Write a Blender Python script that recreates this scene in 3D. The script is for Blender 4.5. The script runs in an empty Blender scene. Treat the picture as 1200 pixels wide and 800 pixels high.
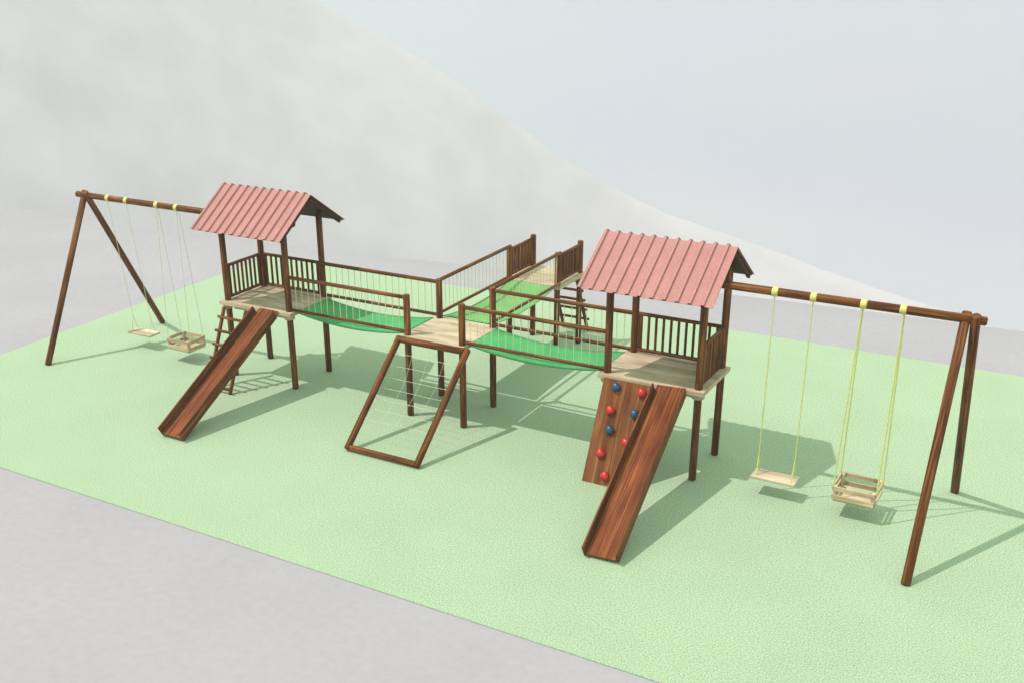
import bpy, math, random
from mathutils import Vector, Matrix, noise
random.seed(7)
R = math.radians
S = bpy.context.scene
COL = S.collection

# ------------------------------------------------------------------ materials
def new_mat(name):
    m = bpy.data.materials.new(name); m.use_nodes = True
    nt = m.node_tree; b = nt.nodes['Principled BSDF']
    return m, nt, nt.nodes, nt.links, b

def ramp(n, stops):
    r = n.new('ShaderNodeValToRGB'); e = r.color_ramp.elements
    while len(e) < len(stops): e.new(0.5)
    for k, (p, c) in enumerate(stops):
        e[k].position = p; e[k].color = (*c, 1)
    return r

def wood(name, dark, mid, light, rough=0.5, su=38, sv=1.6, spec=0.10, bump=0.25):
    m, nt, n, l, b = new_mat(name)
    uv = n.new('ShaderNodeUVMap'); uv.uv_map = 'UVMap'
    oi = n.new('ShaderNodeObjectInfo')
    add = n.new('ShaderNodeVectorMath'); add.operation = 'ADD'
    sc = n.new('ShaderNodeVectorMath'); sc.operation = 'SCALE'
    cmb = n.new('ShaderNodeCombineXYZ')
    for i in range(3): l.new(oi.outputs['Random'], cmb.inputs[i])
    l.new(cmb.outputs[0], sc.inputs[0]); sc.inputs['Scale'].default_value = 23
    l.new(uv.outputs[0], add.inputs[0]); l.new(sc.outputs[0], add.inputs[1])
    mp = n.new('ShaderNodeMapping'); mp.inputs['Scale'].default_value = (su, sv, 1)
    l.new(add.outputs[0], mp.inputs[0])
    t = n.new('ShaderNodeTexNoise'); t.inputs['Scale'].default_value = 1; t.inputs['Detail'].default_value = 6
    t.inputs['Roughness'].default_value = 0.62; t.inputs['Distortion'].default_value = 0.5
    l.new(mp.outputs[0], t.inputs['Vector'])
    mp2 = n.new('ShaderNodeMapping'); mp2.inputs['Scale'].default_value = (4, 1.3, 1)
    l.new(add.outputs[0], mp2.inputs[0])
    t2 = n.new('ShaderNodeTexNoise'); t2.inputs['Scale'].default_value = 1.5; t2.inputs['Detail'].default_value = 3
    l.new(mp2.outputs[0], t2.inputs['Vector'])
    r = ramp(n, [(0.30, dark), (0.5, mid), (0.70, light)])
    l.new(t.outputs[0], r.inputs[0])
    mx = n.new('ShaderNodeMix'); mx.data_type = 'RGBA'; mx.blend_type = 'MULTIPLY'
    r2 = ramp(n, [(0.3, (0.66, 0.62, 0.58)), (0.7, (1.25, 1.22, 1.2))])
    l.new(t2.outputs[0], r2.inputs[0])
    mx.inputs[0].default_value = 1
    l.new(r.outputs[0], mx.inputs[6]); l.new(r2.outputs[0], mx.inputs[7])
    l.new(mx.outputs[2], b.inputs['Base Color'])
    b.inputs['Roughness'].default_value = rough
    b.inputs['Specular IOR Level'].default_value = spec
    bp = n.new('ShaderNodeBump'); bp.inputs['Strength'].default_value = bump; bp.inputs['Distance'].default_value = 0.004
    l.new(t.outputs[0], bp.inputs['Height']); l.new(bp.outputs[0], b.inputs['Normal'])
    return m

def speckle(name, c0, c1, scale, rough=0.9, big=0.6, big_amt=0.12, bump=0.0, bdist=0.01, lo=0.32, hi=0.68):
    m, nt, n, l, b = new_mat(name)
    tc = n.new('ShaderNodeTexCoord')
    t = n.new('ShaderNodeTexNoise'); t.inputs['Scale'].default_value = scale; t.inputs['Detail'].default_value = 4
    t.inputs['Roughness'].default_value = 0.7
    l.new(tc.outputs['Object'], t.inputs['Vector'])
    r = ramp(n, [(lo, c0), (hi, c1)]); l.new(t.outputs[0], r.inputs[0])
    t2 = n.new('ShaderNodeTexNoise'); t2.inputs['Scale'].default_value = big; t2.inputs['Detail'].default_value = 4
    l.new(tc.outputs['Object'], t2.inputs['Vector'])
    r2 = ramp(n, [(0.3, (1 - big_amt,) * 3), (0.7, (1 + big_amt,) * 3)]); l.new(t2.outputs[0], r2.inputs[0])
    mx = n.new('ShaderNodeMix'); mx.data_type = 'RGBA'; mx.blend_type = 'MULTIPLY'; mx.inputs[0].default_value = 1
    l.new(r.outputs[0], mx.inputs[6]); l.new(r2.outputs[0], mx.inputs[7])
    l.new(mx.outputs[2], b.inputs['Base Color'])
    b.inputs['Roughness'].default_value = rough; b.inputs['Specular IOR Level'].default_value = 0.15
    if bump:
        bp = n.new('ShaderNodeBump'); bp.inputs['Strength'].default_value = bump; bp.inputs['Distance'].default_value = bdist
        l.new(t.outputs[0], bp.inputs['Height']); l.new(bp.outputs[0], b.inputs['Normal'])
    return m

def plain(name, c, rough=0.5, spec=0.4, nscale=30, amt=0.12):
    lo = tuple(x * (1 - amt) for x in c); hi = tuple(x * (1 + amt) for x in c)
    m = speckle(name, lo, hi, nscale, rough, 3, 0.06)
    m.node_tree.nodes['Principled BSDF'].inputs['Specular IOR Level'].default_value = spec
    return m

M = {}
M['log'] = wood('varnished_log', (0.026, 0.009, 0.002), (0.108, 0.036, 0.008), (0.255, 0.105, 0.036), 0.45)
M['lining'] = wood('dark_lining_wood', (0.018, 0.008, 0.003), (0.042, 0.018, 0.007), (0.075, 0.036, 0.015), 0.7)
M['board'] = wood('varnished_board', (0.050, 0.011, 0.003), (0.15, 0.038, 0.009), (0.30, 0.11, 0.038), 0.5, su=55, sv=0.7)
M['wall'] = wood('weathered_board', (0.09, 0.030, 0.010), (0.175, 0.062, 0.021), (0.25, 0.13, 0.055), 0.5, su=16, sv=0.8)
M['deck'] = wood('pale_deck_wood', (0.375, 0.31, 0.22), (0.40, 0.335, 0.245), (0.42, 0.36, 0.27), 0.6, su=14, sv=1.0, bump=0.1)
M['pine'] = wood('pale_pine', (0.32, 0.25, 0.14), (0.42, 0.35, 0.22), (0.50, 0.43, 0.30), 0.6, su=20, sv=1.0, bump=0.1)
M['seat'] = wood('pale_seat_wood', (0.38, 0.31, 0.22), (0.44, 0.37, 0.28), (0.49, 0.42, 0.33), 0.6, su=16, sv=1.0, bump=0.1)
M['roof'] = speckle('painted_roof_sheet', (0.325, 0.143, 0.136), (0.37, 0.18, 0.172), 40, 0.55, 5, 0.06, 0.05)
M['mesh'] = speckle('green_bridge_fabric', (0.04, 0.24, 0.08), (0.075, 0.33, 0.12), 70, 0.7, 3, 0.15, 0.3)
M['mesh_light'] = speckle('yellow_green_bridge_fabric', (0.10, 0.28, 0.085), (0.155, 0.35, 0.125), 70, 0.7, 3, 0.12, 0.3)
M['rope'] = plain('pale_rope', (0.53, 0.55, 0.32), 0.8, 0.2)
M['net'] = plain('white_net_rope', (0.48, 0.52, 0.34), 0.8, 0.2)
M['yellow'] = plain('yellow_rope_sleeve', (0.50, 0.46, 0.15), 0.5, 0.3)
M['yrope'] = plain('yellow_green_rope', (0.50, 0.54, 0.20), 0.7, 0.2)
M['red'] = plain('red_resin', (0.42, 0.012, 0.012), 0.35, 0.5)
M['blue'] = plain('blue_resin', (0.008, 0.045, 0.10), 0.35, 0.5)
M['lawn'] = speckle('lawn_turf', (0.175, 0.285, 0.145), (0.395, 0.465, 0.370), 62, 0.95, 0.9, 0.03, 0.7, bdist=0.015, lo=0.38, hi=0.62)
M['ground'] = speckle('pale_concrete', (0.27, 0.256, 0.290), (0.294, 0.279, 0.315), 9, 0.95, 0.45, 0.035, 0.05)
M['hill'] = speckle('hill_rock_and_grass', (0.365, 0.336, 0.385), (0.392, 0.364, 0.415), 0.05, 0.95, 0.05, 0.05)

# ------------------------------------------------------------------ mesh builder
class MB:
    def __init__(s): s.v = []; s.f = []; s.uv = []; s.sm = []
    def face(s, idx, uvs, smooth=False): s.f.append(idx); s.uv.append(uvs); s.sm.append(smooth)
    def tube(s, a, b, r, n=12, r2=None, bev=0.008, cap=True):
        a = Vector(a); b = Vector(b); d = (b - a); L = d.length; d.normalize()
        r2 = r if r2 is None else r2
        up = Vector((0, 0, 1)) if abs(d.z) < 0.9 else Vector((1, 0, 0))
        x = d.cross(up).normalized(); y = d.cross(x)
        bev = min(bev, r * 0.3)
        rings = [(0, r - bev), (bev, r), (L - bev, r2), (L, r2 - bev)] if cap else [(0, r), (L, r2)]
        base = len(s.v); o = random.random() * 9
        for t, rr in rings:
            for k in range(n):
                an = 2 * math.pi * k / n
                s.v.append(a + d * t + (x * math.cos(an) + y * math.sin(an)) * rr)
        for j in range(len(rings) - 1):
            for k in range(n):
                k2 = (k + 1) % n
                i0 = base + j * n + k; i1 = base + j * n + k2
                u0 = 2 * math.pi * r * k / n + o; u1 = 2 * math.pi * r * (k + 1) / n + o
                s.face((i0, i1, i1 + n, i0 + n), ((u0, rings[j][0]), (u1, rings[j][0]), (u1, rings[j + 1][0]), (u0, rings[j + 1][0])), True)
        if cap:
            for j, rev in ((0, True), (len(rings) - 1, False)):
                ids = [base + j * n + k for k in range(n)]
                uvs = [(r * math.cos(6.283 * k / n) + o, r * math.sin(6.283 * k / n) * 4) for k in range(n)]
                if rev: ids.reverse(); uvs.reverse()
                s.face(tuple(ids), tuple(uvs))
        return s
    def path(s, pts, r, n=6):
        for p, q in zip(pts[:-1], pts[1:]): s.tube(p, q, r, n, cap=False)
        return s
    def box(s, c, size, mat=None, grain=0, bev=0.004):
        # chamfered box: c centre, size full lengths, grain = axis of the wood grain
        hx = [k / 2 for k in size]; bev = min(bev, min(hx) * 0.4)
        mat = mat or Matrix.Identity(3); c = Vector(c); o = (random.random() * 9, random.random() * 9)
        base = len(s.v); idx = {}; loc = []
        for sx in (-1, 1):
            for sy in (-1, 1):
                for sz in (-1, 1):
                    for ax in range(3):
                        p = [sx * hx[0], sy * hx[1], sz * hx[2]]
                        sg = (sx, sy, sz)
                        for k in range(3):
                            if k != ax: p[k] -= sg[k] * bev
                        idx[(sg, ax)] = base + len(loc); loc.append(p)
        for p in loc: s.v.append(c + mat @ Vector(p))
        def uvof(i, nax):
            p = loc[i - base]
            rest = [k for k in range(3) if k != nax]
            g = grain if grain in rest else rest[0]
            oth = [k for k in rest if k != g][0]
            return (p[oth] + o[0] + nax * 0.37, p[g] + o[1])
        def add(ids, nax, nrm):
            pts = [Vector(loc[i - base]) for i in ids]
            nn = (pts[1] - pts[0]).cross(pts[2] - pts[0])
            if nn.dot(Vector(nrm)) < 0: ids = ids[::-1]
            s.face(tuple(ids), tuple(uvof(i, nax) for i in ids))
        for ax in range(3):
            a1, a2 = [k for k in range(3) if k != ax]
            for sg in (-1, 1):
                ids = []
                for s1, s2 in ((-1, -1), (1, -1), (1, 1), (-1, 1)):
                    q = [0, 0, 0]; q[ax] = sg; q[a1] = s1; q[a2] = s2; ids.append(idx[(tuple(q), ax)])
                n_ = [0, 0, 0]; n_[ax] = sg; add(ids, ax, n_)
            # edges parallel to ax
            for s1 in (-1, 1):
                for s2 in (-1, 1):
                    q0 = [0, 0, 0]; q0[ax] = -1; q0[a1] = s1; q0[a2] = s2
                    q1 = list(q0); q1[ax] = 1; q0 = tuple(q0); q1 = tuple(q1)
                    n_ = [0, 0, 0]; n_[a1] = s1; n_[a2] = s2
                    add([idx[(q0, a1)], idx[(q0, a2)], idx[(q1, a2)], idx[(q1, a1)]], a1, n_)
        for sg in [(a, b, c_) for a in (-1, 1) for b in (-1, 1) for c_ in (-1, 1)]:
            add([idx[(sg, 0)], idx[(sg, 1)], idx[(sg, 2)]], 0, sg)
        return s
    def beam(s, a, b, w, t, upv=(0, 0, 1), bev=0.004):
        # board from a to b; w = width across, t = thickness along the side nearest upv
        a = Vector(a); b = Vector(b); d = (b - a); L = d.length; d.normalize()
        x = d.cross(Vector(upv)).normalized(); z = x.cross(d)
        m = Matrix((x, d, z)).transposed()
        return s.box((a + b) / 2, (w, L, t), m, grain=1, bev=bev)
    def build(s, name, mat, parent=None, origin=None):
        me = bpy.data.meshes.new(name)
        o = Vector(origin) if origin is not None else Vector((0, 0, 0))
        me.from_pydata([v - o for v in map(Vector, s.v)], [], s.f)
        uv = me.uv_layers.new(name='UVMap'); i = 0
        for p, us, sm in zip(me.polygons, s.uv, s.sm):
            p.use_smooth = sm
            for k, u in enumerate(us): uv.data[p.loop_start + k].uv = u
        me.materials.append(mat); me.update()
        ob = bpy.data.objects.new(name, me); COL.objects.link(ob)
        if parent is not None:
            ob.parent = parent
            w = world_of(parent)
            ob.location = o - w
        else: ob.location = o
        WORLD[ob.name] = o
        return ob
WORLD = {}
def world_of(o): return WORLD[o.name]

def thing(name, label, cat, loc, group=None):
    o = bpy.data.objects.new(name, None); COL.objects.link(o); o.location = loc; o.empty_display_size = 0.2
    WORLD[o.name] = Vector(loc)
    o['label'] = label; o['category'] = cat
    if group: o['group'] = group
    return o
def dup(ob, pos, parent):
    c = ob.copy(); COL.objects.link(c); c.parent = parent; c.location = Vector(pos) - world_of(parent)
    WORLD[c.name] = Vector(pos)
    return c
def structure(o): o['kind'] = 'structure'; return o

PR = 0.046   # post radius
H = 1.19     # deck top

def post(x, y, z0, z1, parent, r=PR):
    return MB().tube((x, y, z0), (x, y, z1), r, 14, bev=0.012).build('post', M['log'], parent, (x, y, z0))

# ------------------------------------------------------------------ guard with balusters
def guard(p0, p1, parent, n, wide=0.034, zt=1.705, zb=1.235):
    p0 = Vector((*p0, 0)); p1 = Vector((*p1, 0)); d = p1 - p0; mid = (p0 + p1) / 2
    g = MB()
    g.tube(p0 + Vector((0, 0, zt)), p1 + Vector((0, 0, zt)), 0.024, 10)
    g.tube(p0 + Vector((0, 0, zb)), p1 + Vector((0, 0, zb)), 0.024, 10)
    for q in (p0, p1):
        q = q + (mid - q).normalized() * 0.012
        g.box((q.x, q.y, (zt + zb) / 2), (0.03, 0.03, zt - zb - 0.03), grain=2)
    go = g.build('guard_rail', M['log'], parent, (mid.x, mid.y, zb))
    first = None
    for k in range(n):
        p = p0 + d * ((k + 0.5) / n)
        if first is None:
            first = MB().tube((p.x, p.y, zb), (p.x, p.y, zt), wide / 2, 8, bev=0.002).build('baluster', M['log'], go, (p.x, p.y, zb))
        else: dup(first, (p.x, p.y, zb), go)
    return go

def bezel_deck(x0, x1, y0, y1, parent, th=0.055, top=H):
    b = MB(); n = max(1, round((y1 - y0) / 0.16)); w = (y1 - y0) / n
    for k in range(n):
        b.box(((x0 + x1) / 2, y0 + w * (k + 0.5), top - th / 2), (x1 - x0, w - 0.0015, th), grain=0, bev=0.0015)
    return b.build('deck', M['deck'], parent, ((x0 + x1) / 2, (y0 + y1) / 2, top))

# ------------------------------------------------------------------ corrugated roof
def roof(x0, x1, parent, nrib):
    yr, ze, zr = 0.344, 2.325, 2.835
    ye, yb = -0.405, 1.093
    sp = (x1 - x0) / nrib
    prof = []
    for k in range(nrib):
        c = x0 + sp * (k + 0.24)
        prof += [(c - 0.030, 0), (c - 0.016, 0.026), (c + 0.014, 0.026), (c + 0.024, 0)]
    prof = [(x0, 0)] + prof + [(x1, 0)]
    th = 0.005
    m = MB()
    for (ya, yb_) in ((ye, yr), (yb, yr)):
        dv = Vector((0, yr - ya, zr - ze)); L = dv.length; d = dv / L
        nrm = Vector((1, 0, 0)).cross(d) if ya < yr else d.cross(Vector((1, 0, 0)))
        if nrm.z < 0: nrm = -nrm
        rows = 8; base = len(m.v)
        for off in (0, -th):
            for j in range(rows + 1):
                q = Vector((0, ya, ze)) + dv * (j / rows)
                for (px, ph) in prof:
                    m.v.append(Vector((px, q.y, q.z)) + nrm * (ph + off))
        W = len(prof); top = base; bot = base + (rows + 1) * W
        for j in range(rows):
            for i in range(W - 1):
                a = top + j * W + i; u = (0, 0)
                q = (a, a + 1, a + 1 + W, a + W); 
                if ya > yr: q = q[::-1]
                m.face(q, (u,) * 4)
                a = bot + j * W + i; q = (a, a + W, a + 1 + W, a + 1)
                if ya > yr: q = q[::-1]
                m.face(q, (u,) * 4)
        for i in range(W - 1):
            for j in (0, rows):
                a = top + j * W + i; b_ = bot + j * W + i
                m.face((a, b_, b_ + 1, a + 1), ((0, 0),) * 4)
        for j in range(rows):
            for i in (0, W - 1):
                a = top + j * W + i; b_ = bot + j * W + i
                m.face((a, a + W, b_ + W, b_), ((0, 0),) * 4)
    ro = m.build('roof', M['roof'], parent, ((x0 + x1) / 2, yr, ze))
    # lining boards and rafters under the sheets
    for sgn in (-1, 1):
        yo = yr + sgn * (yr - ye - 0.025); zo = ze + (zr - ze) * 0.035 - 0.022
        for k in range(6):
            f0 = k / 6; f1 = (k + 1) / 6
            pa = Vector((0, yo + (yr + sgn * 0.02 - yo) * (f0 + 0.5 / 6), zo + (zr - 0.035 - zo) * (f0 + 0.5 / 6)))
            wdt = math.hypot(yo - yr, zr - zo) / 6
            dv = Vector((0, -sgn * (yr - ye), zr - ze)).normalized(); nn = Vector((1, 0, 0)).cross(dv)
            if nn.z < 0: nn = -nn
            MB().beam(pa + Vector((x0 + 0.02, 0, 0)), pa + Vector((x1 - 0.02, 0, 0)), wdt - 0.003, 0.014, nn, 0.001).build('lining_board', M['lining'], ro, pa + Vector((x0, 0, 0)))
    for x in (x0 + 0.045, (x0 + x1) / 2, x1 - 0.045):
        for sgn in (-1, 1):
            ya = yr + sgn * (yr - ye - 0.07)
            MB().beam((x, ya, ze - 0.012), (x, yr + sgn * 0.014, zr - 0.075), 0.04, 0.055).build('rafter', M['lining'], ro, (x, ya, ze))
    return ro

# ------------------------------------------------------------------ towers
D = 0.815
def tower(name, label, x0, x1, guards, rx0, rx1, nrib):
    t = thing(name, label, 'playhouse tower', ((x0 + x1) / 2, D / 2, 0), 'roofed towers of the play set')
    for x in (x0, x1):
        for y in (0.0, D):
            post(x, y, 0, 2.47, t)
    bezel_deck(x0 - 0.09, x1 + 0.09, -0.10, D + 0.07, t)
    # corner brackets round the front posts, under the deck
    for x in (x0, x1):
        MB().tube((x, -0.005, H - 0.115), (x, -0.005, H - 0.058), 0.078, 12, bev=0.01).build('corner_bracket', M['deck'], t, (x, 0, H - 0.1))
    for y in (0.07, D - 0.07):
        MB().box(((x0 + x1) / 2, y, H - 0.10), (x1 - x0 - 0.12, 0.05, 0.08), grain=0).build('deck_bearer', M['deck'], t, ((x0 + x1) / 2, y, H - 0.1))
    for g in guards: guard(g[0], g[1], t, g[2], g[3])
    roof(rx0, rx1, t, nrib)
    return t
T1a, T1b = 0.0, 1.165
T2a, T2b = 6.145, 7.31
tower('play_tower', 'roofed wooden tower left of the bridges, with a slide and a ladder at its front', T1a, T1b,
      [((T1a, 0.04), (T1a, D - 0.04), 8, 0.036), ((T1a + 0.04, D), (T1b - 0.04, D), 11, 0.036)], -0.205, 1.43, 11)
tower('play_tower', 'roofed wooden tower above the climbing wall of red and blue holds', T2a, T2b,
      [((T2b, 0.04), (T2b, D - 0.04), 8, 0.075), ((T2a + 0.04, D), (T2b - 0.04, D), 11, 0.036)], 5.885, 7.53, 11)

# ------------------------------------------------------------------ middle and back platforms
CX0, CX1 = 3.21, 4.07
t = thing('play_platform', 'low open platform with four posts in the middle where the three bridges meet', 'platform', ((CX0 + CX1) / 2, D / 2, 0), 'open platforms of the play set')
for x in (CX0, CX1):
    for y in (0.0, D): post(x, y, 0, 1.745, t)
bezel_deck(CX0 - 0.06, CX1 + 0.06, -0.075, D + 0.06, t, top=H - 0.012)
BX0, BX1, BY0, BY1 = 3.145, 3.98, 2.975, 3.775
t = thing('play_platform', 'far platform at the end of the back bridge, with two slatted side guards', 'platform', ((BX0 + BX1) / 2, (BY0 + BY1) / 2, 0), 'open platforms of the play set')
for x in (BX0, BX1):
    for y in (BY0, BY1): post(x, y, 0, 1.70, t)
bezel_deck(BX0 - 0.07, BX1 + 0.07, BY0 - 0.06, BY1 + 0.07, t, top=H - 0.006)
for x in (BX0, BX1): guard((x, BY0 + 0.04), (x, BY1 - 0.04), t, 7, 0.05, zt=1.64)

# ------------------------------------------------------------------ hanging bridges
def bridge(label, a, b, side, w, fab='mesh'):
    # a, b: ends of one side (x,y); side: unit vector to the other side; w: width
    a = Vector((*a, 0)); b = Vector((*b, 0)); side = Vector((*side, 0))
    mid = (a + b) / 2 + side * w / 2
    t = thing('rope_bridge', label, 'rope bridge', mid, 'rope bridges between the platforms')
    d = b - a; L = d.length; d.normalize()
    ZT, ZB = 1.70, 1.222
    # floor
    m = MB(); N = 30; Wn = 8
    def fz(s, q):
        e = 4 * s * (1 - s)
        return 1.185 - 0.088 * e - 0.012 * e * (1 - (2 * q - 1) ** 2)
    for off in (0, -0.012):
        for i in range(N + 1):
            for j in range(Wn + 1):
                s = i / N; q = j / Wn
                p = a + d * (0.06 + (L - 0.12) * s) + side * (0.035 + (w - 0.07) * q)
                m.v.append(Vector((p.x, p.y, fz(s, q) + off)))
    K = Wn + 1; B0 = (N + 1) * K
    up = d.cross(side).z > 0
    for i in range(N):
        for j in range(Wn):
            k = i * K + j
            q = (k, k + K, k + K + 1, k + 1)
            u = tuple((0, 0) for _ in q)
            m.face(q if up else q[::-1], u, True)
            q = (B0 + k, B0 + k + 1, B0 + k + K + 1, B0 + k + K)
            m.face(q if up else q[::-1], u, True)
    for i in range(N):
        for j in (0, Wn):
            k = i * K + j; m.face((k, k + K, B0 + k + K, B0 + k), ((0, 0),) * 4)
    m.build('bridge_floor', M[fab], t, (mid.x, mid.y, 1.1))
    for sd in (0, 1):
        o = side * (w * sd)
        for z, r in ((ZT, 0.027), (ZB, 0.023)):
            MB().tube(a + o - d * 0.03 + Vector((0, 0, z)), b + o + d * 0.03 + Vector((0, 0, z)), r, 10).build('handrail' if z == ZT else 'lower_rail', M['log'], t, (a + b) / 2 + o + Vector((0, 0, z)))
        n = int((L - 0.1) / 0.105); first = None
        for k in range(n):
            p = a + o + d * (0.05 + (L - 0.1) * (k + 0.5) / n)
            if first is None:
                first = MB().tube((p.x, p.y, ZB - 0.03), (p.x, p.y, ZT), 0.0045, 5, cap=False).build('rope', M['rope'], t, (p.x, p.y, ZB))
            else: dup(first, (p.x, p.y, ZB), t)
bridge('green sagging rope bridge between the left tower and the middle platform', (T1b + 0.04, 0), (CX0 - 0.02, 0), (0, 1), D)
bridge('green sagging rope bridge between the middle platform and the tower with the climbing wall', (CX1 + 0.02, 0), (T2a - 0.04, 0), (0, 1), D)
bridge('green rope bridge running back from the middle platform to the far platform', (3.165, D + 0.03), (3.165, BY0 - 0.03), (1, 0), 0.86, 'mesh_light')

# ------------------------------------------------------------------ slides
def slide(label, xt, xb, yb, grp='board slides'):
    t = thing('slide', label, 'slide', (xb, yb, 0), grp)
    A = Vector((xt, -0.09, 1.19)); B = Vector((xb, yb, 0.035))
    d = (B - A).normalized(); side = Vector((1, 0, 0)); side = (side - d * side.dot(d)).normalized(); nz = side.cross(d)
    if nz.z < 0: nz = -nz
    bed = MB(); L = (B - A).length
    for k in (-1, 0, 1):
        bed.beam(A + side * 0.118 * k, B + side * 0.118 * k, 0.1165, 0.025, nz, 0.0015)
    bed.build('slide_bed', M['board'], t, B)
    for s in (-1, 1):
        o = side * (0.189 * s) + nz * 0.048
        MB().beam(A + o + d * 0.085, B + o, 0.022, 0.155, nz, 0.004).build('side_board', M['log'], t, B + o)
    return t
slide('long wooden slide standing alone with its foot on the lawn, below the left tower', 0.865, 0.855, -2.22)
slide('long wooden slide alongside the climbing wall of red and blue holds', 7.01, 7.13, -2.275)

# ------------------------------------------------------------------ climbing wall
t = thing('climbing_wall', 'leaning board climbing wall with red and blue holds beside the slide', 'climbing wall', (6.45, -0.4, 0))
A = Vector((6.46, -0.10, 1.155)); B = Vector((6.46, -0.66, 0.0)); d = (B - A).normalized()
nz = Vector((1, 0, 0)).cross(d); nz = -nz if nz.y > 0 else nz
if nz.z < 0: nz = -nz
L = (B - A).length; wb = MB(); W = 0.62; nb = 4
for k in range(nb):
    ox = (k - (nb - 1) / 2) * W / nb
    wb.beam(A + Vector((ox, 0, 0)), B + Vector((ox, 0, 0)), W / nb - 0.003, 0.024, nz, 0.002)
wb.build('board_panel', M['wall'], t, B)
def hold(p, mat):
    m = MB(); n = 12; base = 0; lobes = random.random() * 6
    x = Vector((1, 0, 0)); y = d
    rr = [(0.0, 0.9), (0.016, 1.04), (0.036, 1.0), (0.056, 0.76), (0.068, 0.42)]
    r0 = 0.056
    for h, k in rr:
        for i in range(n):
            an = 6.2832 * i / n; q = r0 * k * (1 + 0.10 * math.sin(3 * an + lobes) + 0.05 * math.sin(2 * an))
            m.v.append(p + nz * h + x * math.cos(an) * q + y * math.sin(an) * q)
    for j in range(len(rr) - 1):
        for i in range(n):
            i2 = (i + 1) % n; a = j * n + i; b = j * n + i2
            m.face((a, a + n, b + n, b), ((0, 0),) * 4, True)
    m.face(tuple((len(rr) - 1) * n + i for i in range(n))[::-1], ((0, 0),) * n, True)
    m.build('climbing_hold', mat, t, p)
for c, x, z in (('blue', 6.347, 1.075), ('red', 6.681, 1.065), ('red', 6.338, 0.815), ('blue', 6.645, 0.828), ('blue', 6.382, 0.605), ('red', 6.619, 0.507), ('red', 6.33, 0.335), ('red', 6.445, 0.105)):
    f = (A.z - z) / (A.z - B.z); p = A.lerp(B, f); hold(Vector((x, p.y, p.z)) + nz * 0.010 + Vector((-0.008, 0, 0.0)), M[c])

# ------------------------------------------------------------------ ladders
def ladder(label, x0, x1, y0, y1, ztop, nr, sp, sgn):
    t = thing('ladder', label, 'ladder', ((x0 + x1) / 2, y1, 0), 'log ladders')
    for x in (x0, x1):
        MB().tube((x, y0, ztop), (x, y1, 0), 0.029, 10).build('rail', M['log'], t, (x, y1, 0))
    for k in range(nr):
        z = ztop - 0.13 - sp * k; f = (ztop - z) / ztop; y = y0 + (y1 - y0) * f + sgn * 0.038
        MB().tube((x0 - 0.055, y, z), (x1 + 0.055, y, z), 0.022, 10).build('rung', M['log'], t, ((x0 + x1) / 2, y, z))
ladder('short log ladder leaning on the front of the left tower, beside its slide', 0.04, 0.46, -0.14, -0.65, 1.13, 6, 0.185, -1)
ladder('log ladder leaning on the rear side of the far platform', 3.42, 3.86, 3.89, 4.40, 1.10, 6, 0.185, 1)

# ------------------------------------------------------------------ climbing net frame
t = thing('climbing_net_frame', 'sloping log frame with a white rope net leaning on the middle platform', 'climbing net', (3.66, -1.36, 0))
fx0, fx1 = 3.135, 4.205
ft = Vector((0, -0.125, 1.135)); fb = Vector((0, -1.37, 0.045))
for x in (fx0, fx1):
    X = Vector((x, 0, 0)); dd = (fb - ft).normalized()
    MB().tube(X + ft - dd * 0.05, X + fb + dd * 0.02, 0.045, 14).build('side_log', M['log'], t, X + fb)
MB().tube((fx0 - 0.0, ft.y - 0.0, ft.z + 0.012), (fx1 - 0.03, ft.y, ft.z + 0.012), 0.047, 14).build('top_log', M['log'], t, (3.67, ft.y, ft.z))
MB().tube((fx0 + 0.03, fb.y + 0.01, 0.05), (fx1 - 0.03, fb.y + 0.01, 0.05), 0.040, 14).build('bottom_log', M['log'], t, (3.67, fb.y, 0.05))
nm = MB(); nu_, nv_ = 4, 7
def npnt(i, j):
    s = j / nv_; q = i / nu_
    p = ft.lerp(fb, s * 0.72 + 0.01); sag = 0.26 * math.sin(math.pi * min(1, s * 1.0)) * 0.35
    x = fx0 + 0.03 + (fx1 - fx0 - 0.06) * q
    pinch = 0.10 * s * (0.5 - q)
    return Vector((x + pinch + random.uniform(-.006, .006), p.y + sag, p.z - sag * 0.9 + random.uniform(-.006, .006)))
G = [[npnt(i, j) for j in range(nv_ + 1)] for i in range(nu_ + 1)]
for i in range(nu_ + 1):
    nm.path(G[i], 0.0020, 5)
for j in range(nv_ + 1):
    row = [G[i][j] for i in range(nu_ + 1)]
    if 0 < j: row = [Vector((fx0, 0, 0)) + ft.lerp(fb, j / nv_ * 0.72)] + row + [Vector((fx1, 0, 0)) + ft.lerp(fb, j / nv_ * 0.72)]
    nm.path(row, 0.0028, 5)
nm.build('rope_net', M['net'], t, (3.67, -0.6, 0.6))

# ------------------------------------------------------------------ swing frames
BYC, BZ = 0.08, 2.46
def frame(label, x_in, x_out, x_foot, sgn, yf):
    t = thing('swing_stand', label, 'swing frame', (x_foot, BYC, 0), 'swing frames')
    MB().tube((x_in, BYC, BZ), (x_out, BYC, BZ), 0.047, 14, bev=0.012).build('top_beam', M['log'], t, ((x_in + x_out) / 2, BYC, BZ))
    for s in (-1, 1):
        off = 0.05 * s * sgn
        foot = Vector((x_foot + off, yf + s * 1.2, 0)); top = Vector((x_foot + off, BYC - s * 0.01, BZ - 0.02))
        dd = (top - foot).normalized()
        MB().tube(foot, top + dd * 0.09, 0.049, 14, bev=0.012).build('leg', M['log'], t, foot)
frame('log swing frame with spread legs at the left edge, running into the left tower', 1.31, -3.07, -2.87, 1, 0.079)
frame('log swing frame at the right, joined to the tower above the climbing wall', 6.05, 10.22, 10.065, 1, 0.003)

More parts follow.
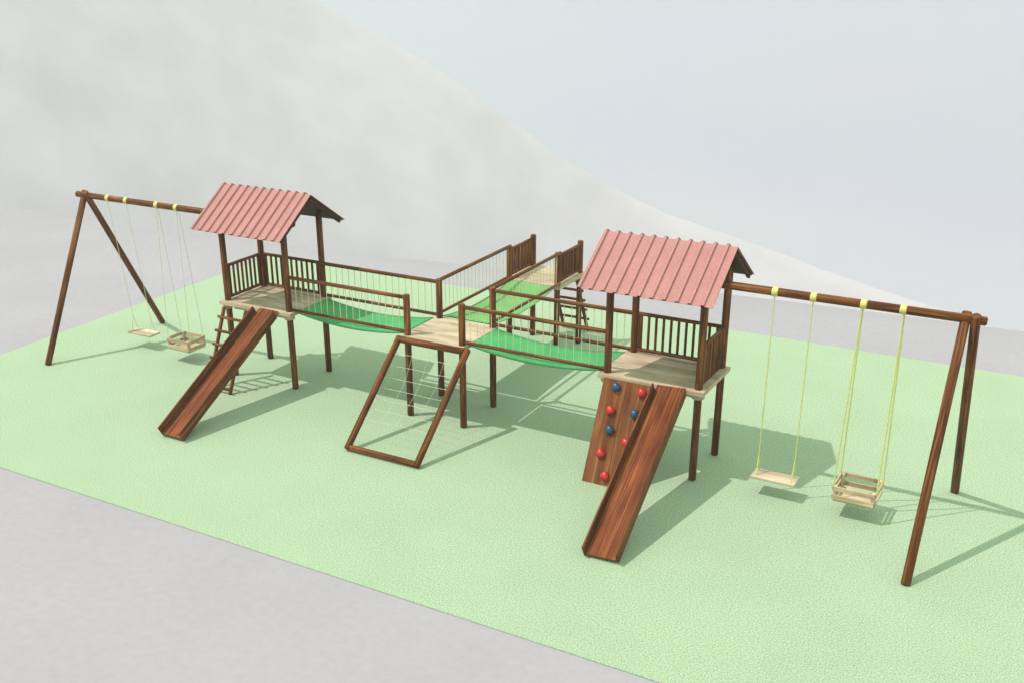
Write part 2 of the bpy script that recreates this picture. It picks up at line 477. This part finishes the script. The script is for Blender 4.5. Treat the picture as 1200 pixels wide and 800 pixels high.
# ------------------------------------------------------------------ swings
def ropeset(t, x, dxs, tops, ends, mat, ymat, r):
    for (xx) in dxs:
        MB().tube((x + xx - 0.034, BYC, BZ), (x + xx + 0.034, BYC, BZ), 0.0525, 14, bev=0.004).build('rope_sleeve', ymat, t, (x + xx, BYC, BZ))
def flat_swing(label, x, hw, y, z, mat, r, wy):
    t = thing('swing', label, 'swing', (x, y, z), 'swings hanging from the log beams')
    ropeset(t, x, (-hw, hw), 0, 0, mat, M['yellow'], r)
    MB().box((x, y, z), (hw * 2 + 0.10, wy, 0.032), grain=0, bev=0.006).build('seat', M['seat'], t, (x, y, z))
    for s in (-1, 1):
        MB().path([(x + s * hw, BYC - 0.02, BZ - 0.04), (x + s * hw, y, z + 0.25), (x + s * (hw - 0.005), y - wy * 0.3, z)], r, 6).build('rope', mat, t, (x + s * hw, y, z))
        MB().path([(x + s * hw, y, z + 0.25), (x + s * (hw - 0.005), y + wy * 0.3, z)], r, 6).build('rope', mat, t, (x + s * hw, y, z))
def crate_swing(label, x, hw, y, z, mat, r, dep):
    t = thing('swing', label, 'swing', (x, y, z), 'swings hanging from the log beams')
    ropeset(t, x, (-hw, hw), 0, 0, mat, M['yellow'], r)
    w = hw * 2 + 0.05; hgt = 0.19
    b = MB()
    for sx in (-1, 1):
        for sy in (-1, 1):
            b.box((x + sx * (w / 2 - 0.02), y + sy * (dep / 2 - 0.02), z + hgt / 2), (0.038, 0.038, hgt), grain=2)
    for k in range(4):
        b.box((x, y - dep / 2 + dep * (k + 0.5) / 4, z + 0.008), (w - 0.01, dep / 4 - 0.008, 0.014), grain=0)
    b.build('seat', M['seat'], t, (x, y, z))
    for zz in (0.055, 0.160):
        for sy in (-1, 1):
            MB().box((x, y + sy * (dep / 2 + 0.007), z + zz), (w, 0.014, 0.056), grain=0).build('slat', M['pine'], t, (x, y + sy * dep / 2, z + zz))
        for sx in (-1, 1):
            MB().box((x + sx * (w / 2 + 0.007), y, z + zz), (0.014, dep, 0.056), grain=1).build('slat', M['pine'], t, (x + sx * w / 2, y, z + zz))
    for sx in (-1, 1):
        for sy in (-1, 1):
            MB().path([(x + sx * hw + sx * 0.01, BYC + sy * 0.02, BZ - 0.04), (x + sx * (hw + 0.035), y + sy * (dep / 2 - 0.03), z + hgt * 0.8)], r, 6).build('rope', mat, t, (x + sx * hw, y, z))
flat_swing('flat board swing on pale ropes, nearest the legs of the left frame', -2.165, 0.20, 0.24, 0.25, M['rope'], 0.004, 0.24)
crate_swing('slatted box swing on pale ropes between the left tower and a flat board swing', -1.12, 0.20, 0.14, 0.20, M['rope'], 0.004, 0.36)
flat_swing('flat board swing on yellow ropes, in the edge of the roof shadow', 8.28, 0.21, 0.08, 0.235, M['yrope'], 0.0075, 0.24)
crate_swing('slatted box swing on yellow ropes next to the tall leaning legs at the right', 9.216, 0.20, 0.08, 0.205, M['yrope'], 0.0095, 0.40)

# ------------------------------------------------------------------ lawn and ground
lw = MB()
def sheet(name, x0, x1, y0, y1, nx, ny, fn, mat):
    m = MB()
    xs = [x0 + (x1 - x0) * i / nx for i in range(nx + 1)] if not isinstance(nx, list) else nx
    ys = [y0 + (y1 - y0) * i / ny for i in range(ny + 1)] if not isinstance(ny, list) else ny
    for y in ys:
        for x in xs: m.v.append(Vector((x, y, fn(x, y))))
    W = len(xs)
    for j in range(len(ys) - 1):
        for i in range(W - 1):
            a = j * W + i; m.face((a, a + 1, a + 1 + W, a + W), ((0, 0),) * 4, True)
    return structure(m.build(name, mat))
lawn = MB().box((5.0, 0.83, -0.007), (18.0, 9.5, 0.014), bev=0.004).build('lawn', M['lawn'])
structure(lawn)

def gz(x, y):
    e = 5.75 + 0.06 * (x - 3) + 0.25 * math.sin(x * 0.21)
    t = y - e
    if t <= 0: return -0.012
    return -0.012 - (t * t / (2 * 9.0) if t < 9 else 4.5 + (t - 9))
xs = [-400, -250, -150, -90, -60] + [-45 + 1.5 * i for i in range(61)] + [60, 90, 150, 250, 400]
ys = [-300, -150, -80, -40, -20, -10, 0, 3] + [4 + 0.5 * i for i in range(40)] + [26, 32, 45, 70, 110, 140]
sheet('ground', 0, 0, 0, 0, xs, ys, gz, M['ground'])

# ------------------------------------------------------------------ hill
ridge = [(-237.2,65.3,62.6),(-228.0,90.3,57.2),(-213.7,118.9,46.0),(-191.5,151.2,29.0),(-171.1,173.8,11.3),(-149.4,192.9,-6.1),(-142.2,198.3,-11.3),(-129.8,206.8,-19.6),(-120.1,212.8,-27.2),(-106.2,220.3,-38.9),(-95.3,225.5,-46.4),(-84.1,230.3,-52.8),(-70.9,235.1,-57.4),(-57.6,239.1,-61.7),(-38.4,243.6,-68.0),(-19.8,246.5,-72.5),(-1.8,248.0,-77.5),(31.0,247.6,-88),(71.4,241.3,-100)]
pts = []
for a, b in zip(ridge[:-1], ridge[1:]):
    a = Vector(a); b = Vector(b); n = max(2, int((b - a).length / 3))
    for k in range(n): pts.append(a.lerp(b, k / n))
for _ in range(6):
    pts = [pts[0]] + [(pts[i - 1] + pts[i] * 2 + pts[i + 1]) / 4 for i in range(1, len(pts) - 1)] + [pts[-1]]
m = MB(); rows = [-60, -30, -15, -7, -3, 0] + [3 * k for k in range(1, 56)]
ctr = Vector((11, -12, 0))
for r_ in rows:
    for p in pts:
        d = (ctr - p); d.z = 0; d.normalize()
        q = p + d * r_
        drop = 0.72 * r_ if r_ > 0 else -0.3 * r_
        z = p.z - drop
        f = min(1, abs(r_) / 25)
        nz_ = noise.fractal(Vector((q.x, q.y, 3)) * 0.02, 0.9, 2.1, 5) * 0.45 * f + noise.fractal(Vector((q.x, q.y, 7)) * 0.12, 0.9, 2.1, 3) * (0.4 + 0.5 * f)
        m.v.append(Vector((q.x, q.y, z + nz_)))
W = len(pts)
for j in range(len(rows) - 1):
    for i in range(W - 1):
        a = j * W + i; m.face((a, a + W, a + 1 + W, a + 1), ((0, 0),) * 4, True)
structure(m.build('hill', M['hill']))

# ------------------------------------------------------------------ haze
hz = MB().box((0, 0, -85), (900, 900, 350), bev=0.5)
hm = bpy.data.materials.new('pale_air'); hm.use_nodes = True; nt = hm.node_tree
for n in list(nt.nodes):
    if n.type == 'BSDF_PRINCIPLED': nt.nodes.remove(n)
out = [n for n in nt.nodes if n.type == 'OUTPUT_MATERIAL'][0]
pv = nt.nodes.new('ShaderNodeVolumePrincipled'); pv.inputs['Color'].default_value = (0.95, 0.96, 0.97, 1)
pv.inputs['Density'].default_value = 0.0012; pv.inputs['Anisotropy'].default_value = 0.0
nt.links.new(pv.outputs[0], out.inputs['Volume'])
ho = hz.build('haze', hm); ho['kind'] = 'stuff'
HAZE = True
if not HAZE: bpy.data.objects.remove(ho)

# ------------------------------------------------------------------ light
sd = Vector((-0.42, -0.345, 1)).normalized()      # towards the sun
elev = math.asin(sd.z); azim = math.atan2(sd.x, sd.y)
sl = bpy.data.lights.new('sun', 'SUN'); sl.energy = 2.35; sl.angle = R(0.6); sl.color = (1.0, 0.875, 0.86)
so = bpy.data.objects.new('sun', sl); COL.objects.link(so)
so.rotation_euler = sd.to_track_quat('Z', 'Y').to_euler(); so.location = (0, 0, 30)
w = bpy.data.worlds.new('World'); S.world = w; w.use_nodes = True
n = w.node_tree.nodes; l = w.node_tree.links; bg = n['Background']
sky = n.new('ShaderNodeTexSky'); sky.sky_type = 'NISHITA'; sky.sun_disc = False
sky.sun_elevation = elev; sky.sun_rotation = azim; sky.air_density = 1.0; sky.dust_density = 1.5; sky.ozone_density = 1.5
tc = n.new('ShaderNodeTexCoord'); sp = n.new('ShaderNodeSeparateXYZ'); l.new(tc.outputs['Generated'], sp.inputs[0])
ab = n.new('ShaderNodeMath'); ab.operation = 'ABSOLUTE'; l.new(sp.outputs[2], ab.inputs[0])
ad = n.new('ShaderNodeMath'); ad.operation = 'ADD'; ad.inputs[1].default_value = 0.04; l.new(ab.outputs[0], ad.inputs[0])
cb = n.new('ShaderNodeCombineXYZ'); l.new(sp.outputs[0], cb.inputs[0]); l.new(sp.outputs[1], cb.inputs[1]); l.new(ad.outputs[0], cb.inputs[2])
l.new(cb.outputs[0], sky.inputs['Vector'])
cn = n.new('ShaderNodeTexNoise'); cn.inputs['Scale'].default_value = 3.2; cn.inputs['Detail'].default_value = 6
mpc = n.new('ShaderNodeMapping'); mpc.inputs['Scale'].default_value = (1, 1, 3.2); l.new(tc.outputs['Generated'], mpc.inputs[0]); l.new(mpc.outputs[0], cn.inputs['Vector'])
cr = ramp(n, [(0.40, (0.80,) * 3), (0.68, (0.97,) * 3)]); l.new(cn.outputs[0], cr.inputs[0])
mx = n.new('ShaderNodeMix'); mx.data_type = 'RGBA'; l.new(cr.outputs[0], mx.inputs[0])
l.new(sky.outputs[0], mx.inputs[6]); mx.inputs[7].default_value = (4.1, 5.0, 3.8, 1)  # green cloud tint, added to make the ambient light in shadows greener
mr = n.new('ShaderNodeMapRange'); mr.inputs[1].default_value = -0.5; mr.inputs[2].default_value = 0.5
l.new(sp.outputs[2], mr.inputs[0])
hr = ramp(n, [(0.15, (0.52, 0.40, 0.565)), (0.34, (0.365, 0.318, 0.475)), (0.47, (0.37, 0.333, 0.50)), (0.68, (1.15, 1.14, 1.10))]); l.new(mr.outputs[0], hr.inputs[0])  # dims and counter-tints sky below the horizon; kept bright above for added ambient light
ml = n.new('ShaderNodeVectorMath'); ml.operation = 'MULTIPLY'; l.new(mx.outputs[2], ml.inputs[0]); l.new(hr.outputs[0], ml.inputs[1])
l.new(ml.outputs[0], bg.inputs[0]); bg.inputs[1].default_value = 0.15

# ------------------------------------------------------------------ camera
yaw, pitch, roll, f_ = 0.54595, -0.41255, -0.01696, 1288.47
fw = Vector((-math.sin(yaw) * math.cos(pitch), math.cos(yaw) * math.cos(pitch), math.sin(pitch)))
r = Vector((math.cos(yaw), math.sin(yaw), 0)); u = r.cross(fw)
c_, s_ = math.cos(roll), math.sin(roll)
rr, uu = r * c_ + u * s_, u * c_ - r * s_
cd = bpy.data.cameras.new('camera'); cam = bpy.data.objects.new('camera', cd); COL.objects.link(cam)
mw = Matrix((rr, uu, -fw)).transposed().to_4x4(); mw.translation = (11.154, -11.647, 6.094)
cam.matrix_world = mw
cd.sensor_width = 36; cd.lens = f_ / 1200 * 36; cd.shift_x = 56.185 / 1200; cd.shift_y = 90.028 / 1200
cd.clip_start = 0.05; cd.clip_end = 3000
S.camera = cam
S.view_settings.view_transform = 'Standard'; S.view_settings.look = 'None'
S.view_settings.exposure = 0.85; S.view_settings.gamma = 1
S.render.engine = 'CYCLES'; S.cycles.use_denoising = True
S.cycles.volume_bounces = 2; S.cycles.max_bounces = 8
